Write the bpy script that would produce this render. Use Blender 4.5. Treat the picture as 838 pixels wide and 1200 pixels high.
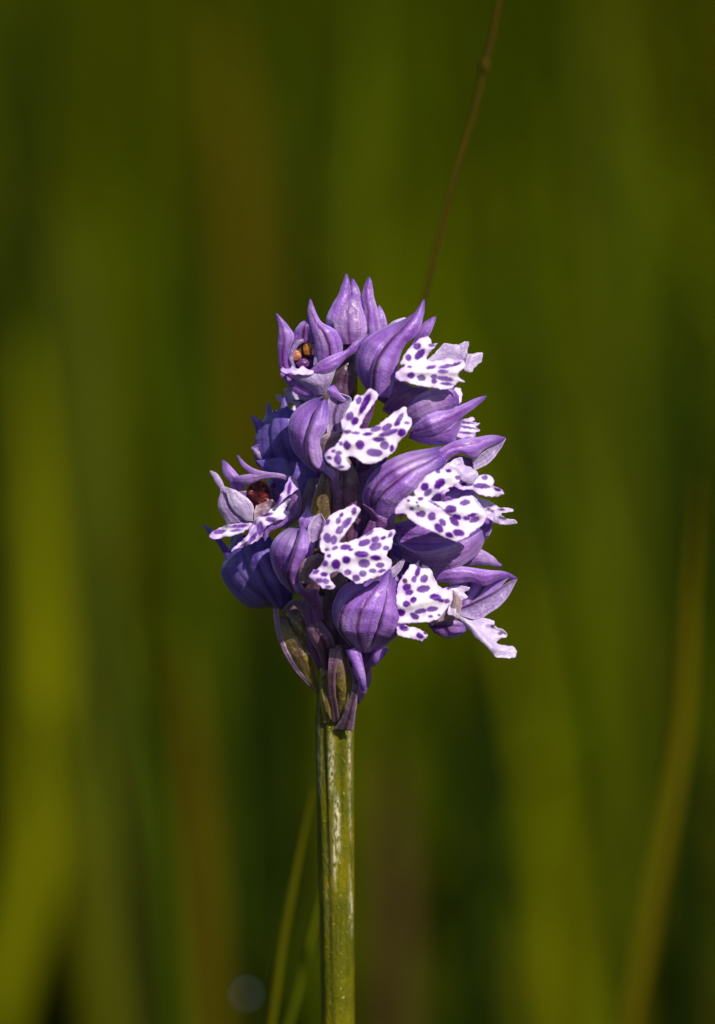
import bpy, bmesh, math, random
import numpy as np
from mathutils import Vector, Matrix, geometry, noise as mnoise
R_ = math.radians
random.seed(7); rng = np.random.default_rng(11)
scene = bpy.context.scene
for o in list(bpy.data.objects): bpy.data.objects.remove(o)

# ------------------------------------------------------------------ camera
S = 0.096 / 1200.0            # metres per photograph pixel in the plane of the flower spike
PITCH = R_(8.0); DIST = 0.70
CEN = Vector((0, 0, 0.22))
cam_d = bpy.data.cameras.new("camera"); cam = bpy.data.objects.new("camera", cam_d)
scene.collection.objects.link(cam); scene.camera = cam
cam.location = CEN + Vector((0, -DIST * math.cos(PITCH), DIST * math.sin(PITCH)))
cam.rotation_euler = (R_(90) - PITCH, 0, 0)
cam_d.sensor_fit = 'VERTICAL'; cam_d.sensor_height = 36.0
cam_d.lens = DIST * 36.0 / 0.096
cam_d.clip_start = 0.02; cam_d.clip_end = 1500
cam_d.dof.use_dof = True
cam_d.dof.focus_distance = DIST - 0.0040
cam_d.dof.aperture_fstop = cam_d.lens / 17.0
scene.render.resolution_x = 715; scene.render.resolution_y = 1024

# ------------------------------------------------------------------ light
SUN_AZ, SUN_EL = R_(33), R_(41)
sun_vec = Vector((math.sin(SUN_AZ) * math.cos(SUN_EL), -math.cos(SUN_AZ) * math.cos(SUN_EL), math.sin(SUN_EL)))
world = bpy.data.worlds.new("World"); scene.world = world; world.use_nodes = True
wn = world.node_tree; sky = wn.nodes.new('ShaderNodeTexSky'); sky.sky_type = 'NISHITA'
sky.sun_disc = False; sky.sun_elevation = SUN_EL; sky.sun_rotation = math.atan2(sun_vec.x, sun_vec.y)
bg = wn.nodes['Background']; bg.inputs['Strength'].default_value = 0.075
wn.links.new(sky.outputs[0], bg.inputs['Color'])
sd = bpy.data.lights.new("sun", 'SUN'); sd.energy = 4.8; sd.angle = R_(0.5); sd.color = (1.0, 0.93, 0.82)
so = bpy.data.objects.new("sun", sd); scene.collection.objects.link(so)
so.rotation_euler = sun_vec.to_track_quat('Z', 'Y').to_euler(); so.location = (1, -1, 2)
scene.view_settings.view_transform = 'Standard'; scene.view_settings.look = 'None'
scene.view_settings.exposure = 0.25; scene.view_settings.gamma = 1.0

# ------------------------------------------------------------------ mapping
CAMP = np.array(cam.location)
FWD = np.array([0, math.cos(PITCH), -math.sin(PITCH)]); UP = np.array([0, math.sin(PITCH), math.cos(PITCH)]); RT = np.array([1, 0, 0.])
def at(px, py, z):
    """points of the photograph (x, y) at z pixels in front of the stem's vertical plane -> world"""
    px = np.asarray(px, float); py = np.asarray(py, float); z = np.asarray(z, float)
    d = FWD * DIST + np.multiply.outer((px - 419) * S, RT) + np.multiply.outer(-(py - 600) * S, UP)
    t = ((-z * S) - CAMP[1]) / d[..., 1]
    return CAMP + d * t[..., None]
FR = {'P': (0, 0, 1.0), 'R1': (310, 310, 5.2375), 'R2': (400, 340, 4.19), 'R3': (280, 440, 3.809), 'R4': (410, 490, 4.19),
      'R5': (235, 520, 5.2375), 'R6': (310, 570, 4.656), 'R7': (450, 630, 4.929), 'R8': (310, 690, 5.714)}
def px(fr, pts):
    ox, oy, s = FR[fr]; a = np.array(pts, float)
    return np.stack([ox + a[:, 0] / s, oy + a[:, 1] / s], 1)

# ------------------------------------------------------------------ materials
def newmat(name):
    m = bpy.data.materials.new(name); m.use_nodes = True
    nt = m.node_tree; p = nt.nodes['Principled BSDF']; return m, nt, p
def N(nt, t, **kw):
    n = nt.nodes.new(t)
    for k, v in kw.items():
        if k in n.inputs: n.inputs[k].default_value = v
        else: setattr(n, k, v)
    return n
def mix(nt, fac, a, b, mode='MIX'):
    m = nt.nodes.new('ShaderNodeMix'); m.data_type = 'RGBA'; m.blend_type = mode; m.clamp_factor = True
    for i, v in ((0, fac), (6, a), (7, b)):
        if hasattr(v, 'links'): nt.links.new(v, m.inputs[i])
        elif i == 0: m.inputs[0].default_value = v
        else: m.inputs[i].default_value = (*v, 1) if len(v) == 3 else v
    return m.outputs[2]
def ramp(nt, src, a, b, lo=0., hi=1.):
    m = nt.nodes.new('ShaderNodeMapRange'); m.interpolation_type = 'SMOOTHSTEP'
    nt.links.new(src, m.inputs[0])
    for i, v in zip((1, 2, 3, 4), (a, b, lo, hi)): m.inputs[i].default_value = v
    return m.outputs[0]
def objco(nt, scale=(1, 1, 1)):
    g = N(nt, 'ShaderNodeTexCoord'); mp = N(nt, 'ShaderNodeMapping'); mp.inputs['Scale'].default_value = scale
    nt.links.new(g.outputs['Object'], mp.inputs[0]); return mp.outputs[0]
def uvco(nt, scale):
    g = N(nt, 'ShaderNodeTexCoord'); mp = N(nt, 'ShaderNodeMapping'); mp.inputs['Scale'].default_value = scale
    nt.links.new(g.outputs['UV'], mp.inputs[0]); return mp.outputs[0]
def noise(nt, vec, sc, det=3., rough=.55):
    n = N(nt, 'ShaderNodeTexNoise'); n.inputs['Scale'].default_value = sc; n.inputs['Detail'].default_value = det
    n.inputs['Roughness'].default_value = rough; nt.links.new(vec, n.inputs['Vector']); return n.outputs[0]
def attr(nt, name):
    a = N(nt, 'ShaderNodeAttribute'); a.attribute_name = name
    s = N(nt, 'ShaderNodeSeparateColor'); nt.links.new(a.outputs['Color'], s.inputs[0]); return s.outputs
def finish(nt, p, col, bump=None, bstr=.3, bdist=.00005, trans=0., tcol=None):
    nt.links.new(col, p.inputs['Base Color'])
    nrm = None
    if bump is not None:
        b = N(nt, 'ShaderNodeBump'); b.inputs['Strength'].default_value = bstr; b.inputs['Distance'].default_value = bdist
        nt.links.new(bump, b.inputs['Height']); nt.links.new(b.outputs[0], p.inputs['Normal']); nrm = b.outputs[0]
    if trans > 0:
        t = N(nt, 'ShaderNodeBsdfTranslucent'); nt.links.new(tcol if tcol is not None else col, t.inputs[0])
        if nrm is not None: nt.links.new(nrm, t.inputs['Normal'])
        mx = N(nt, 'ShaderNodeMixShader'); mx.inputs[0].default_value = trans
        nt.links.new(p.outputs[0], mx.inputs[1]); nt.links.new(t.outputs[0], mx.inputs[2])
        nt.links.new(mx.outputs[0], nt.nodes['Material Output'].inputs[0])

def petal_mat(name, base, dark, vein, pale, rough=.38, spec=.45, trans=.46, sparkle=.5, tip=None):
    m, nt, p = newmat(name)
    co = objco(nt); at_ = attr(nt, 'pigment')
    big = noise(nt, co, 260, 3); streak = noise(nt, uvco(nt, (26, 2.2, 1)), 1.0, 3, .6)
    cell = N(nt, 'ShaderNodeTexVoronoi'); cell.inputs['Scale'].default_value = 5200; nt.links.new(co, cell.inputs['Vector'])
    fine = noise(nt, co, 3800, 2, .6)
    c = mix(nt, ramp(nt, big, .42, .68), base, dark)
    c = mix(nt, ramp(nt, big, .48, .30, 0, .45), c, pale)
    c = mix(nt, ramp(nt, streak, .50, .75, 0, .30), c, dark)
    c = mix(nt, ramp(nt, streak, .48, .28, 0, .14), c, pale)
    c = mix(nt, at_[1], c, pale)
    c = mix(nt, ramp(nt, fine, .56, .74, 0, sparkle * .55), c, pale)
    if tip: c = mix(nt, at_[2], c, tip)
    c = mix(nt, at_[0], c, vein)
    p.inputs['Roughness'].default_value = rough; p.inputs['Specular IOR Level'].default_value = spec
    p.inputs['Coat Weight'].default_value = .25; p.inputs['Coat Roughness'].default_value = .28; p.inputs['Sheen Weight'].default_value = .2; p.inputs['Sheen Roughness'].default_value = .4
    ad = N(nt, 'ShaderNodeMath', operation='MULTIPLY_ADD'); nt.links.new(cell.outputs['Distance'], ad.inputs[0])
    ad.inputs[1].default_value = .5; nt.links.new(fine, ad.inputs[2])
    ad2 = N(nt, 'ShaderNodeMath', operation='MULTIPLY_ADD'); nt.links.new(streak, ad2.inputs[0])
    ad2.inputs[1].default_value = .5; nt.links.new(ad.outputs[0], ad2.inputs[2])
    finish(nt, p, c, ad2.outputs[0], .45, .00012, trans)
    return m
M = {}
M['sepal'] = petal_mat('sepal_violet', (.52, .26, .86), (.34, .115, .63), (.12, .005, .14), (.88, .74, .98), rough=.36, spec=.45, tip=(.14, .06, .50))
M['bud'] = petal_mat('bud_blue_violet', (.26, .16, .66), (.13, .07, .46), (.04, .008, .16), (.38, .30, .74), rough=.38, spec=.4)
M['petal'] = petal_mat('petal_lilac', (.52, .29, .72), (.34, .14, .52), (.10, .01, .18), (.80, .68, .94), sparkle=1., tip=(.22, .10, .55))
M['frost'] = petal_mat('petal_frosted', (.54, .38, .72), (.36, .20, .56), (.10, .02, .18), (.84, .76, .94), sparkle=1.5, rough=.3)
M['dusk'] = petal_mat('spur_dusky', (.30, .11, .40), (.17, .045, .24), (.08, .01, .10), (.56, .36, .64))
M['throat'] = petal_mat('throat_cream', (.52, .36, .44), (.34, .19, .26), (.16, .04, .14), (.80, .70, .68), sparkle=1.)
M['bract'] = petal_mat('bract_mauve', (.14, .055, .12), (.08, .045, .03), (.04, .01, .04), (.36, .22, .40), rough=.33, trans=.15)
M['ovary'] = petal_mat('ovary_olive', (.20, .17, .008), (.11, .065, .02), (.06, .015, .04), (.45, .40, .06), rough=.27, trans=.05, sparkle=1.6, tip=(.11, .045, .12))
M['red'] = petal_mat('column_red', (.14, .012, .015), (.06, .006, .010), (.05, .0, .01), (.50, .10, .05), rough=.35, trans=.1, sparkle=.25)
M['orange'] = petal_mat('anther_orange', (.55, .22, .015), (.30, .08, .01), (.2, .03, .01), (.85, .55, .20), rough=.35, trans=.1, sparkle=.25)
M['peach'] = petal_mat('anther_peach', (.60, .32, .16), (.40, .12, .06), (.2, .03, .03), (.85, .60, .42), rough=.35, trans=.1, sparkle=.25)
# lip: white with violet blotches
m, nt, p = newmat('lip_spotted'); co = objco(nt); at_ = attr(nt, 'pigment')
fine = noise(nt, co, 3600, 2, .6); mid = noise(nt, co, 700, 3)
c = mix(nt, ramp(nt, mid, .4, .7, 0, .5), (.85, .77, .88), (.72, .58, .84))
c = mix(nt, at_[1], c, (.46, .25, .76))
sp = mix(nt, ramp(nt, fine, .35, .7), (.070, .003, .20), (.11, .006, .31))
c = mix(nt, at_[0], c, sp)
c = mix(nt, at_[2], c, (.03, .008, .004))
p.inputs['Roughness'].default_value = .5; p.inputs['Specular IOR Level'].default_value = .25
finish(nt, p, c, fine, .2, .00004, .25); M['lip'] = m
# stem
m, nt, p = newmat('stem_green'); co = objco(nt)
at_ = attr(nt, 'pigment')
st = noise(nt, objco(nt, (1, 1, .045)), 4200, 3, .6); pat = noise(nt, objco(nt, (1, 1, .10)), 900, 4, .6); fine = noise(nt, objco(nt, (1, 1, .3)), 5200, 3, .7)
c = mix(nt, ramp(nt, st, .35, .65), (.12, .115, .001), (.20, .175, .001))
c = mix(nt, ramp(nt, noise(nt, co, 220, 2), .4, .65, 0, .6), c, (.06, .075, .004))
skin_glint = N(nt, 'ShaderNodeMath', operation='MULTIPLY'); nt.links.new(at_[0], skin_glint.inputs[0])
nt.links.new(ramp(nt, pat, .40, .54), skin_glint.inputs[1])
sk2 = N(nt, 'ShaderNodeMath', operation='MULTIPLY'); nt.links.new(skin_glint.outputs[0], sk2.inputs[0]); nt.links.new(ramp(nt, fine, .42, .56), sk2.inputs[1])
c = mix(nt, sk2.outputs[0], c, (.72, .64, .42))  # pale shine of the papery cuticle, painted into the colour
c = mix(nt, ramp(nt, noise(nt, co, 4200, 1), .70, .78), c, (.55, .50, .12))  # scattered yellow flecks painted in as sparkles
c = mix(nt, at_[1], c, (.035, .040, .004))
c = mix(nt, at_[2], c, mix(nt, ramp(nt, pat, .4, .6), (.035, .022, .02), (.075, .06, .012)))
p.inputs['Roughness'].default_value = .36; p.inputs['Specular IOR Level'].default_value = .25
finish(nt, p, c, fine, .9, .00022, .2); M['stem'] = m

def plain_leaf(name, a, b, rough=.7, spec=.04, sc=40, trans=.2):
    m, nt, p = newmat(name)
    n = noise(nt, objco(nt, (1, 1, .15)), sc, 3); n2 = noise(nt, objco(nt, (1, 1, .05)), sc * 30, 2)
    c = mix(nt, ramp(nt, n, .35, .65), a, b)
    c = mix(nt, ramp(nt, n2, .4, .7, 0, .3), c, b)
    p.inputs['Roughness'].default_value = rough; p.inputs['Specular IOR Level'].default_value = spec
    finish(nt, p, c, n2, .3, .0002, trans); return m

def grass_mat():
    m, nt, p = newmat('meadow_grass')
    a = N(nt, 'ShaderNodeAttribute'); a.attribute_name = 'hue'
    n = noise(nt, objco(nt), 60, 2)
    c = mix(nt, ramp(nt, n, .3, .7, .0, .4), a.outputs['Color'], (.035, .045, .002))
    p.inputs['Roughness'].default_value = .8; p.inputs['Specular IOR Level'].default_value = .0
    finish(nt, p, c, None, trans=.3); return m
M['grass'] = grass_mat()
m, nt, p = newmat('ground_soil'); co = objco(nt)
c = mix(nt, ramp(nt, noise(nt, co, 3, 5), .4, .6), (.028, .030, .003), (.045, .035, .008))
c = mix(nt, ramp(nt, noise(nt, co, 60, 5), .45, .7, 0, .7), c, (.012, .012, .003))
p.inputs['Roughness'].default_value = .9; p.inputs['Specular IOR Level'].default_value = .05
finish(nt, p, c, noise(nt, co, 90, 4), .8, .01); M['soil'] = m

# ------------------------------------------------------------------ mesh helpers
def link(o, parent=None):
    scene.collection.objects.link(o)
    if parent is not None: o.parent = parent
    return o
def meshobj(name, V, F, mat, parent=None, cols=None, uv=None, solid=0., cname='pigment'):
    me = bpy.data.meshes.new(name); me.from_pydata([tuple(v) for v in V], [], [tuple(f) for f in F])
    if cols is not None:
        ca = me.color_attributes.new(cname, 'FLOAT_COLOR', 'POINT')
        a = np.ones((len(V), 4), np.float32); a[:, :3] = cols; ca.data.foreach_set('color', a.ravel())
    if uv is not None:
        ul = me.uv_layers.new(name='UVMap'); li = np.zeros(len(me.loops), np.int32); me.loops.foreach_get('vertex_index', li)
        ul.data.foreach_set('uv', np.asarray(uv, np.float32)[li].ravel())
    me.materials.append(mat); me.polygons.foreach_set('use_smooth', [True] * len(me.polygons)); me.update()
    o = bpy.data.objects.new(name, me); link(o, parent)
    if solid > 0:
        md = o.modifiers.new('thickness', 'SOLIDIFY'); md.thickness = solid * S; md.offset = 0
    return o
def cr(P, n, closed=False):
    """Catmull-Rom through P, resampled evenly to n points"""
    P = np.asarray(P, float)
    if len(P) == 2: t = np.linspace(0, 1, n)[:, None]; return P[0] * (1 - t) + P[1] * t
    Q = np.vstack([P[-1], P, P[0], P[1]]) if closed else np.vstack([2 * P[0] - P[1], P, 2 * P[-1] - P[-2]])
    out = []; segs = len(P) if closed else len(P) - 1
    t = np.linspace(0, 1, 14, endpoint=False)[:, None]
    for i in range(segs):
        a, b, c, d = Q[i:i + 4]
        out.append(.5 * ((2 * b) + (c - a) * t + (2 * a - 5 * b + 4 * c - d) * t ** 2 + (3 * b - a - 3 * c + d) * t ** 3))
    out.append((P[0] if closed else P[-1])[None]); out = np.vstack(out)
    L = np.r_[0, np.cumsum(np.linalg.norm(np.diff(out, axis=0), axis=1))]
    s = np.linspace(0, L[-1], n + 1)[:-1] if closed else np.linspace(0, L[-1], n)
    return np.stack([np.interp(s, L, out[:, k]) for k in range(out.shape[1])], 1)
def curve1(v, n):
    if np.isscalar(v): return np.full(n, float(v))
    return np.interp(np.linspace(0, 1, n), np.linspace(0, 1, len(v)), v)
def smooth_noise(x, y, seed, f):
    return np.array([mnoise.noise(Vector((a * f + seed * 7.3, b * f, seed * 1.7))) for a, b in zip(np.ravel(x), np.ravel(y))]).reshape(np.shape(x))
SEED = [0]
def patch(name, parent, fr, L, Rr, z, bulge=8., mat='sepal', veins=((.5, .8),), pale=0., tilt=(0, 0), nu=60, nv=54, prof=.75, thick=.9, rim=.3, wr=.6):
    """a petal or sepal: two edges from base to tip, arched towards z between them"""
    SEED[0] += 1; sd_ = SEED[0]
    A = cr(px(fr, L), nu); B = cr(px(fr, Rr), nu)
    v = np.linspace(0, 1, nv); u = np.linspace(0, 1, nu)
    X = A[:, None, 0] * (1 - v) + B[:, None, 0] * v; Y = A[:, None, 1] * (1 - v) + B[:, None, 1] * v
    zz = curve1(z, nu)[:, None] + tilt[0] * (1 - v) + tilt[1] * v
    if np.isscalar(bulge): bu = bulge * np.sin(np.pi * np.clip(u * .86 + .12, 0, 1)) ** .6
    else: bu = curve1(bulge, nu)
    wid = np.linalg.norm(A - B, axis=1); bu = np.sign(bu) * np.minimum(np.abs(bu), wid * .30)
    Z = zz + bu[:, None] * (4 * v * (1 - v)) ** prof
    w = np.linalg.norm(A - B, axis=1)[:, None] + 4
    vm = np.zeros((nu, nv)); wob = smooth_noise(u * 3, u * 0, sd_, 1.)[:, None] * .05
    for vp, vs in list(veins) + [(.2, .38), (.8, .38), (.36, .2), (.64, .2)]:
        vm = np.maximum(vm, vs * np.exp(-((v[None] - vp - wob) * w / 1.3) ** 2) * np.clip(1.25 - u * .7, 0, 1)[:, None])
    for vp, vs in veins: Z = Z - 1.5 * vs * np.exp(-((v[None] - vp - wob) * w / 2.6) ** 2) * np.clip(1.2 - u, 0, 1)[:, None]
    for vp, vs in veins: vm = np.maximum(vm, np.minimum(1, 1.25 * vs) * (.62 * np.exp(-((v[None] - vp - wob) * w / 2.6) ** 2) + .33 * np.exp(-((v[None] - vp - wob) * w / 5.5) ** 2)) * np.clip(1.4 - u * .9, 0, 1)[:, None])
    nz = smooth_noise(X, Y, sd_, .07) * 2.2 + smooth_noise(X, Y, sd_ + 50, .22) * .7
    Z = Z + nz * wr; X = X + smooth_noise(X, Y, sd_ + 9, .13) * .5
    edge = np.minimum(v, 1 - v)[None] * w
    pm = np.clip(pale + rim * 1.4 * np.exp(-edge / 1.6) + .12 * nz / 2, 0, 1)
    cols = np.stack([np.clip(vm, 0, 1), pm, np.broadcast_to((np.clip((u - .72) / .28, 0, 1) ** 1.2 * .85)[:, None], vm.shape)], -1).reshape(-1, 3)
    V = at(X, Y, Z).reshape(-1, 3)
    idx = np.arange(nu * nv).reshape(nu, nv)
    F = np.stack([idx[:-1, :-1], idx[1:, :-1], idx[1:, 1:], idx[:-1, 1:]], -1).reshape(-1, 4)
    UVv = np.stack(np.broadcast_arrays(v[None] + sd_ * .37, u[:, None] + sd_ * .11), -1).reshape(-1, 2)
    return meshobj(name, V, F, M[mat], parent, cols, UVv, thick)
def sheet(name, parent, fr, poly, spots=(), z=60., g=(-.35, .35), mat='lip', pale=0., step=1.05, arch=4., folds=(), rim=.3, thick=.45, brown=(), curl=.8, wr=.8):
    """a lobed lip: closed outline filled finely, tilted by g, arched, its rim rolled back"""
    SEED[0] += 1; sd_ = SEED[0]
    P = px(fr, poly); per = np.linalg.norm(P - np.roll(P, -1, 0), axis=1).sum()
    Bd = cr(P, max(30, int(per / step)), True)
    Bd = Bd + np.stack([smooth_noise(Bd[:, 0], Bd[:, 1], sd_, .22), smooth_noise(Bd[:, 0], Bd[:, 1], sd_ + 3, .22)], 1) * 1.4
    lo = Bd.min(0); hi = Bd.max(0)
    gx, gy = np.meshgrid(np.arange(lo[0], hi[0], step), np.arange(lo[1], hi[1], step * .87))
    gx[1::2] += step / 2; Gp = np.stack([gx.ravel(), gy.ravel()], 1)
    A = Bd; Bn = np.roll(Bd, -1, 0)
    def dist(Q):
        out = np.empty(len(Q))
        d = Bn - A; dd = (d ** 2).sum(1) + 1e-12
        for i in range(0, len(Q), 2000):
            q = Q[i:i + 2000, None]; t = np.clip(((q - A) * d).sum(-1) / dd, 0, 1)
            out[i:i + 2000] = np.sqrt(((q - A - d * t[..., None]) ** 2).sum(-1)).min(1)
        return out
    def inside(Q):
        c_ = np.zeros(len(Q), bool)
        for a, b in zip(A, Bn):
            cond = (a[1] > Q[:, 1]) != (b[1] > Q[:, 1])
            xi = (b[0] - a[0]) * (Q[:, 1] - a[1]) / (b[1] - a[1] + 1e-12) + a[0]
            c_ ^= cond & (Q[:, 0] < xi)
        return c_
    Gp = Gp[inside(Gp)]; Gp = Gp[dist(Gp) > step * .6]
    Q = np.vstack([Bd, Gp]); nb = len(Bd)
    res = geometry.delaunay_2d_cdt([Vector(q) for q in Q], [(i, (i + 1) % nb) for i in range(nb)], [], 1, 1e-6)
    Q = np.array([tuple(v) for v in res[0]]); F = [f for f in res[2]]
    if not F: print('EMPTY SHEET', name)
    D = dist(Q); c0 = (lo + hi) / 2; dx = Q[:, 0] - c0[0]; dy = Q[:, 1] - c0[1]
    Z = z + g[0] * dx + g[1] * dy + arch * .7 * (1 - np.exp(-D / 14)) + curl * 1.6 * np.exp(-D / 3) * (.2 + 4. * smooth_noise(Q[:, 0], Q[:, 1], sd_ + 5, .08))
    for (x0, y0, x1, y1, amp, wd) in folds:        # ridges along a line
        q0 = px(fr, [(x0, y0), (x1, y1)]); dv = q0[1] - q0[0]; L2 = (dv ** 2).sum()
        t = np.clip(((Q - q0[0]) @ dv) / L2, 0, 1); dd = np.linalg.norm(Q - q0[0] - t[:, None] * dv, axis=1)
        Z += amp * np.exp(-(dd / wd) ** 2)
    Z += (smooth_noise(Q[:, 0], Q[:, 1], sd_ + 11, .06) * 4 + smooth_noise(Q[:, 0], Q[:, 1], sd_ + 21, .2) * .35) * wr
    s_ = FR[fr][2]; ox, oy, _ = FR[fr]
    jit = np.stack([smooth_noise(Q[:, 0], Q[:, 1], sd_ + 31, .4), smooth_noise(Q[:, 0], Q[:, 1], sd_ + 41, .4)], 1) * .8
    def mask(L_, halo=False):
        mk = np.zeros(len(Q))
        for e in L_:
            cx, cy, rx, ry = e[:4]; a = R_(e[4]) if len(e) > 4 else 0
            q = Q + jit - np.array([ox + cx / s_, oy + cy / s_])
            xx = (q[:, 0] * math.cos(a) + q[:, 1] * math.sin(a)) / (rx / s_ * 1.1 + .2); yy = (-q[:, 0] * math.sin(a) + q[:, 1] * math.cos(a)) / (ry / s_ * 1.15 + .25)
            r = np.sqrt(xx ** 2 + yy ** 2); k = min(rx, ry) / s_ + .2
            mk = np.maximum(mk, np.clip((1 - r) * k / 1.15 + .6, 0, .93 + .07 * math.sin(cx * 1.7 + cy)) if not halo else np.clip(1.6 - r, 0, 1) * .3)
        return mk
    D0 = np.linalg.norm(Q - P[0], axis=1)
    cols = np.stack([mask(spots), np.clip(mask(spots, True) + .45 * np.exp(-(D0 / 13) ** 2) + pale + rim * 1.9 * np.exp(-D / 1.2) + .5 * np.clip(smooth_noise(Q[:, 0], Q[:, 1], sd_ + 61, .12), 0, 1), 0, .8), mask(brown)], 1)
    return meshobj(name, at(Q[:, 0], Q[:, 1], Z), F, M[mat], parent, cols, Q * .05, thick)
def tube(name, parent, fr, pts, rad, mat='ovary', ribs=3, rib=.12, n=40, k=24, twist=1.5, pale=0., zs=1.):
    """a tapering ribbed tube; pts (x, y, z), radii in photograph pixels"""
    SEED[0] += 1
    P2 = px(fr, [p_[:2] for p_ in pts]); P3 = np.column_stack([P2, [p_[2] for p_ in pts]])
    C = cr(P3, n); r = curve1(rad, n)
    W = at(C[:, 0], C[:, 1], C[:, 2]); T = np.gradient(W, axis=0); T /= np.linalg.norm(T, axis=1)[:, None]
    ref = np.array([0, 1., 0]) if abs(T[n // 2][1]) < .9 else np.array([1., 0, 0])
    Aa = np.cross(T, ref); Aa /= np.linalg.norm(Aa, axis=1)[:, None]; Bb = np.cross(T, Aa)
    th = np.linspace(0, 2 * np.pi, k, endpoint=False)
    ph = th[None] + twist * np.linspace(0, 1, n)[:, None]
    rr = r[:, None] * (1 + rib * np.cos(ribs * ph)) * S
    rr = rr * (1 + .04 * smooth_noise(*np.meshgrid(th, np.linspace(0, 9, n)), SEED[0], 1.))
    V = W[:, None] + rr[..., None] * (np.cos(th)[None, :, None] * Aa[:, None] + zs * np.sin(th)[None, :, None] * Bb[:, None])
    V = V.reshape(-1, 3); idx = np.arange(n * k).reshape(n, k); nx = np.roll(idx, -1, 1)
    F = [tuple(f) for f in np.stack([idx[:-1], idx[1:], nx[1:], nx[:-1]], -1).reshape(-1, 4)]
    F += [tuple(idx[0]), tuple(idx[-1][::-1])]
    vm = .7 * np.clip(-np.cos(ribs * ph), 0, 1) ** 6
    cols = np.stack([vm, np.full_like(vm, pale), np.broadcast_to((np.clip((np.linspace(0, 1, n) - .5) / .5, 0, 1) * .9)[:, None], vm.shape)], -1).reshape(-1, 3)
    uv = np.stack(np.broadcast_arrays(th[None] / 6.28, np.linspace(0, 1, n)[:, None]), -1).reshape(-1, 2)
    return meshobj(name, V, F, M[mat], parent, cols, uv)
def blob(name, parent, fr, c, r, mat, lump=.12):
    SEED[0] += 1
    bm = bmesh.new(); bmesh.ops.create_icosphere(bm, subdivisions=4, radius=1)
    q = px(fr, [c[:2]])[0]; s_ = FR[fr][2]; W = at(q[0], q[1], c[2])
    for v in bm.verts:
        d = v.co.normalized(); n_ = 1 + lump * mnoise.noise(d * 1.7 + Vector((SEED[0], 0, 0)))
        v.co = Vector((d.x * r[0] / s_, d.y * r[2] / s_, d.z * r[1] / s_)) * n_ * S + Vector(W)
    me = bpy.data.meshes.new(name); bm.to_mesh(me); bm.free(); me.materials.append(M[mat])
    me.polygons.foreach_set('use_smooth', [True] * len(me.polygons))
    return link(bpy.data.objects.new(name, me), parent)
def thing(o, label, cat, group=None):
    o['label'] = label; o['category'] = cat
    if group: o['group'] = group
    return o

# ------------------------------------------------------------------ the orchid
orchid = thing(bpy.data.objects.new('orchid', None), 'spotted violet orchid spike in sharp focus on a thick green stalk', 'orchid')
link(orchid); orchid.empty_display_size = .02
# stem: ribbed, leaning very slightly, from the soil to inside the spike
def stem():
    n, k = 260, 96
    ypx = np.linspace(3300, 350, n)
    cx = np.interp(ypx, [350, 480, 700, 850, 1200, 3300], [417, 408, 394, 391.5, 396.5, 405])
    hw = np.interp(ypx, [350, 480, 700, 850, 1200, 2000, 3300], [4, 9, 15, 21.5, 20.5, 24, 28])
    th = np.linspace(0, 2 * np.pi, k, endpoint=False)
    W = at(cx, ypx, np.zeros(n)); keep = W[:, 2] > -.002; W = W[keep]; hw = hw[keep]; ypx = ypx[keep]; n = len(W)
    amp = np.interp(ypx, [800, 1000, 1200, 1600], [.13, .06, .012, .010])
    tt = th[None] + np.interp(ypx, [350, 1200], [-.25, .15])[:, None]
    prof = 1 + amp[:, None] * (np.maximum(0, np.cos(3 * tt + .6)) ** 3 * .9 + .7 * np.cos(7 * tt + 1.) ** 3 + .3 * np.cos(13 * tt))
    rr = hw[:, None] * prof / 1.05
    rr *= 1 + .012 * smooth_noise(*np.meshgrid(th * 2, ypx / 60.), 77, 1.) + .012 * smooth_noise(*np.meshgrid(th * 5, ypx / 9.), 78, 1.)
    V = W[:, None] + S * rr[..., None] * np.stack([np.cos(th), -np.sin(th), 0 * th], -1)[None]
    idx = np.arange(n * k).reshape(n, k); nx = np.roll(idx, -1, 1)
    F = [tuple(f) for f in np.stack([idx[:-1], nx[:-1], nx[1:], idx[1:]], -1).reshape(-1, 4)] + [tuple(idx[-1])]
    # glints painted as papery skin on the ribs of the upper stem, th = pi/2 faces the viewer
    y = ypx[:, None] + 0 * th[None]; T = th[None] + 0 * y
    def band(c_, w_, y0, y1): return np.exp(-((T - c_) / w_) ** 2) * np.clip((y - y0) / 15, 0, 1) * np.clip((y1 - y) / 30, 0, 1)
    sk = np.maximum.reduce([band(.45, .22, 845, 1100), band(2.75, .26, 800, 940), band(1.75, .16, 850, 935), band(1.45, .16, 925, 1010) * 1.3, band(1.62, .1, 960, 1040), 0.22 * band(2.1, .12, 820, 1100)])
    dk = np.maximum(.5 * band(2.25, .09, 700, 930), .5 * band(1.95, .06, 700, 910)) + .25 * band(1.15, .12, 860, 960)
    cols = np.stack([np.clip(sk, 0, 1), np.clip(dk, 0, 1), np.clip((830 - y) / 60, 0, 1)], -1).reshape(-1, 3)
    return meshobj('stem', V.reshape(-1, 3), F, M['stem'], orchid, cols)
stem()
FL = []
def flower(pts, rad=(7, 10, 9, 7), mat='ovary', fr='P', **kw):
    f = tube('flower', orchid, fr, pts, rad, mat, ribs=3, rib=.14, twist=2.2, **kw); FL.append(f); return f

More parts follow.
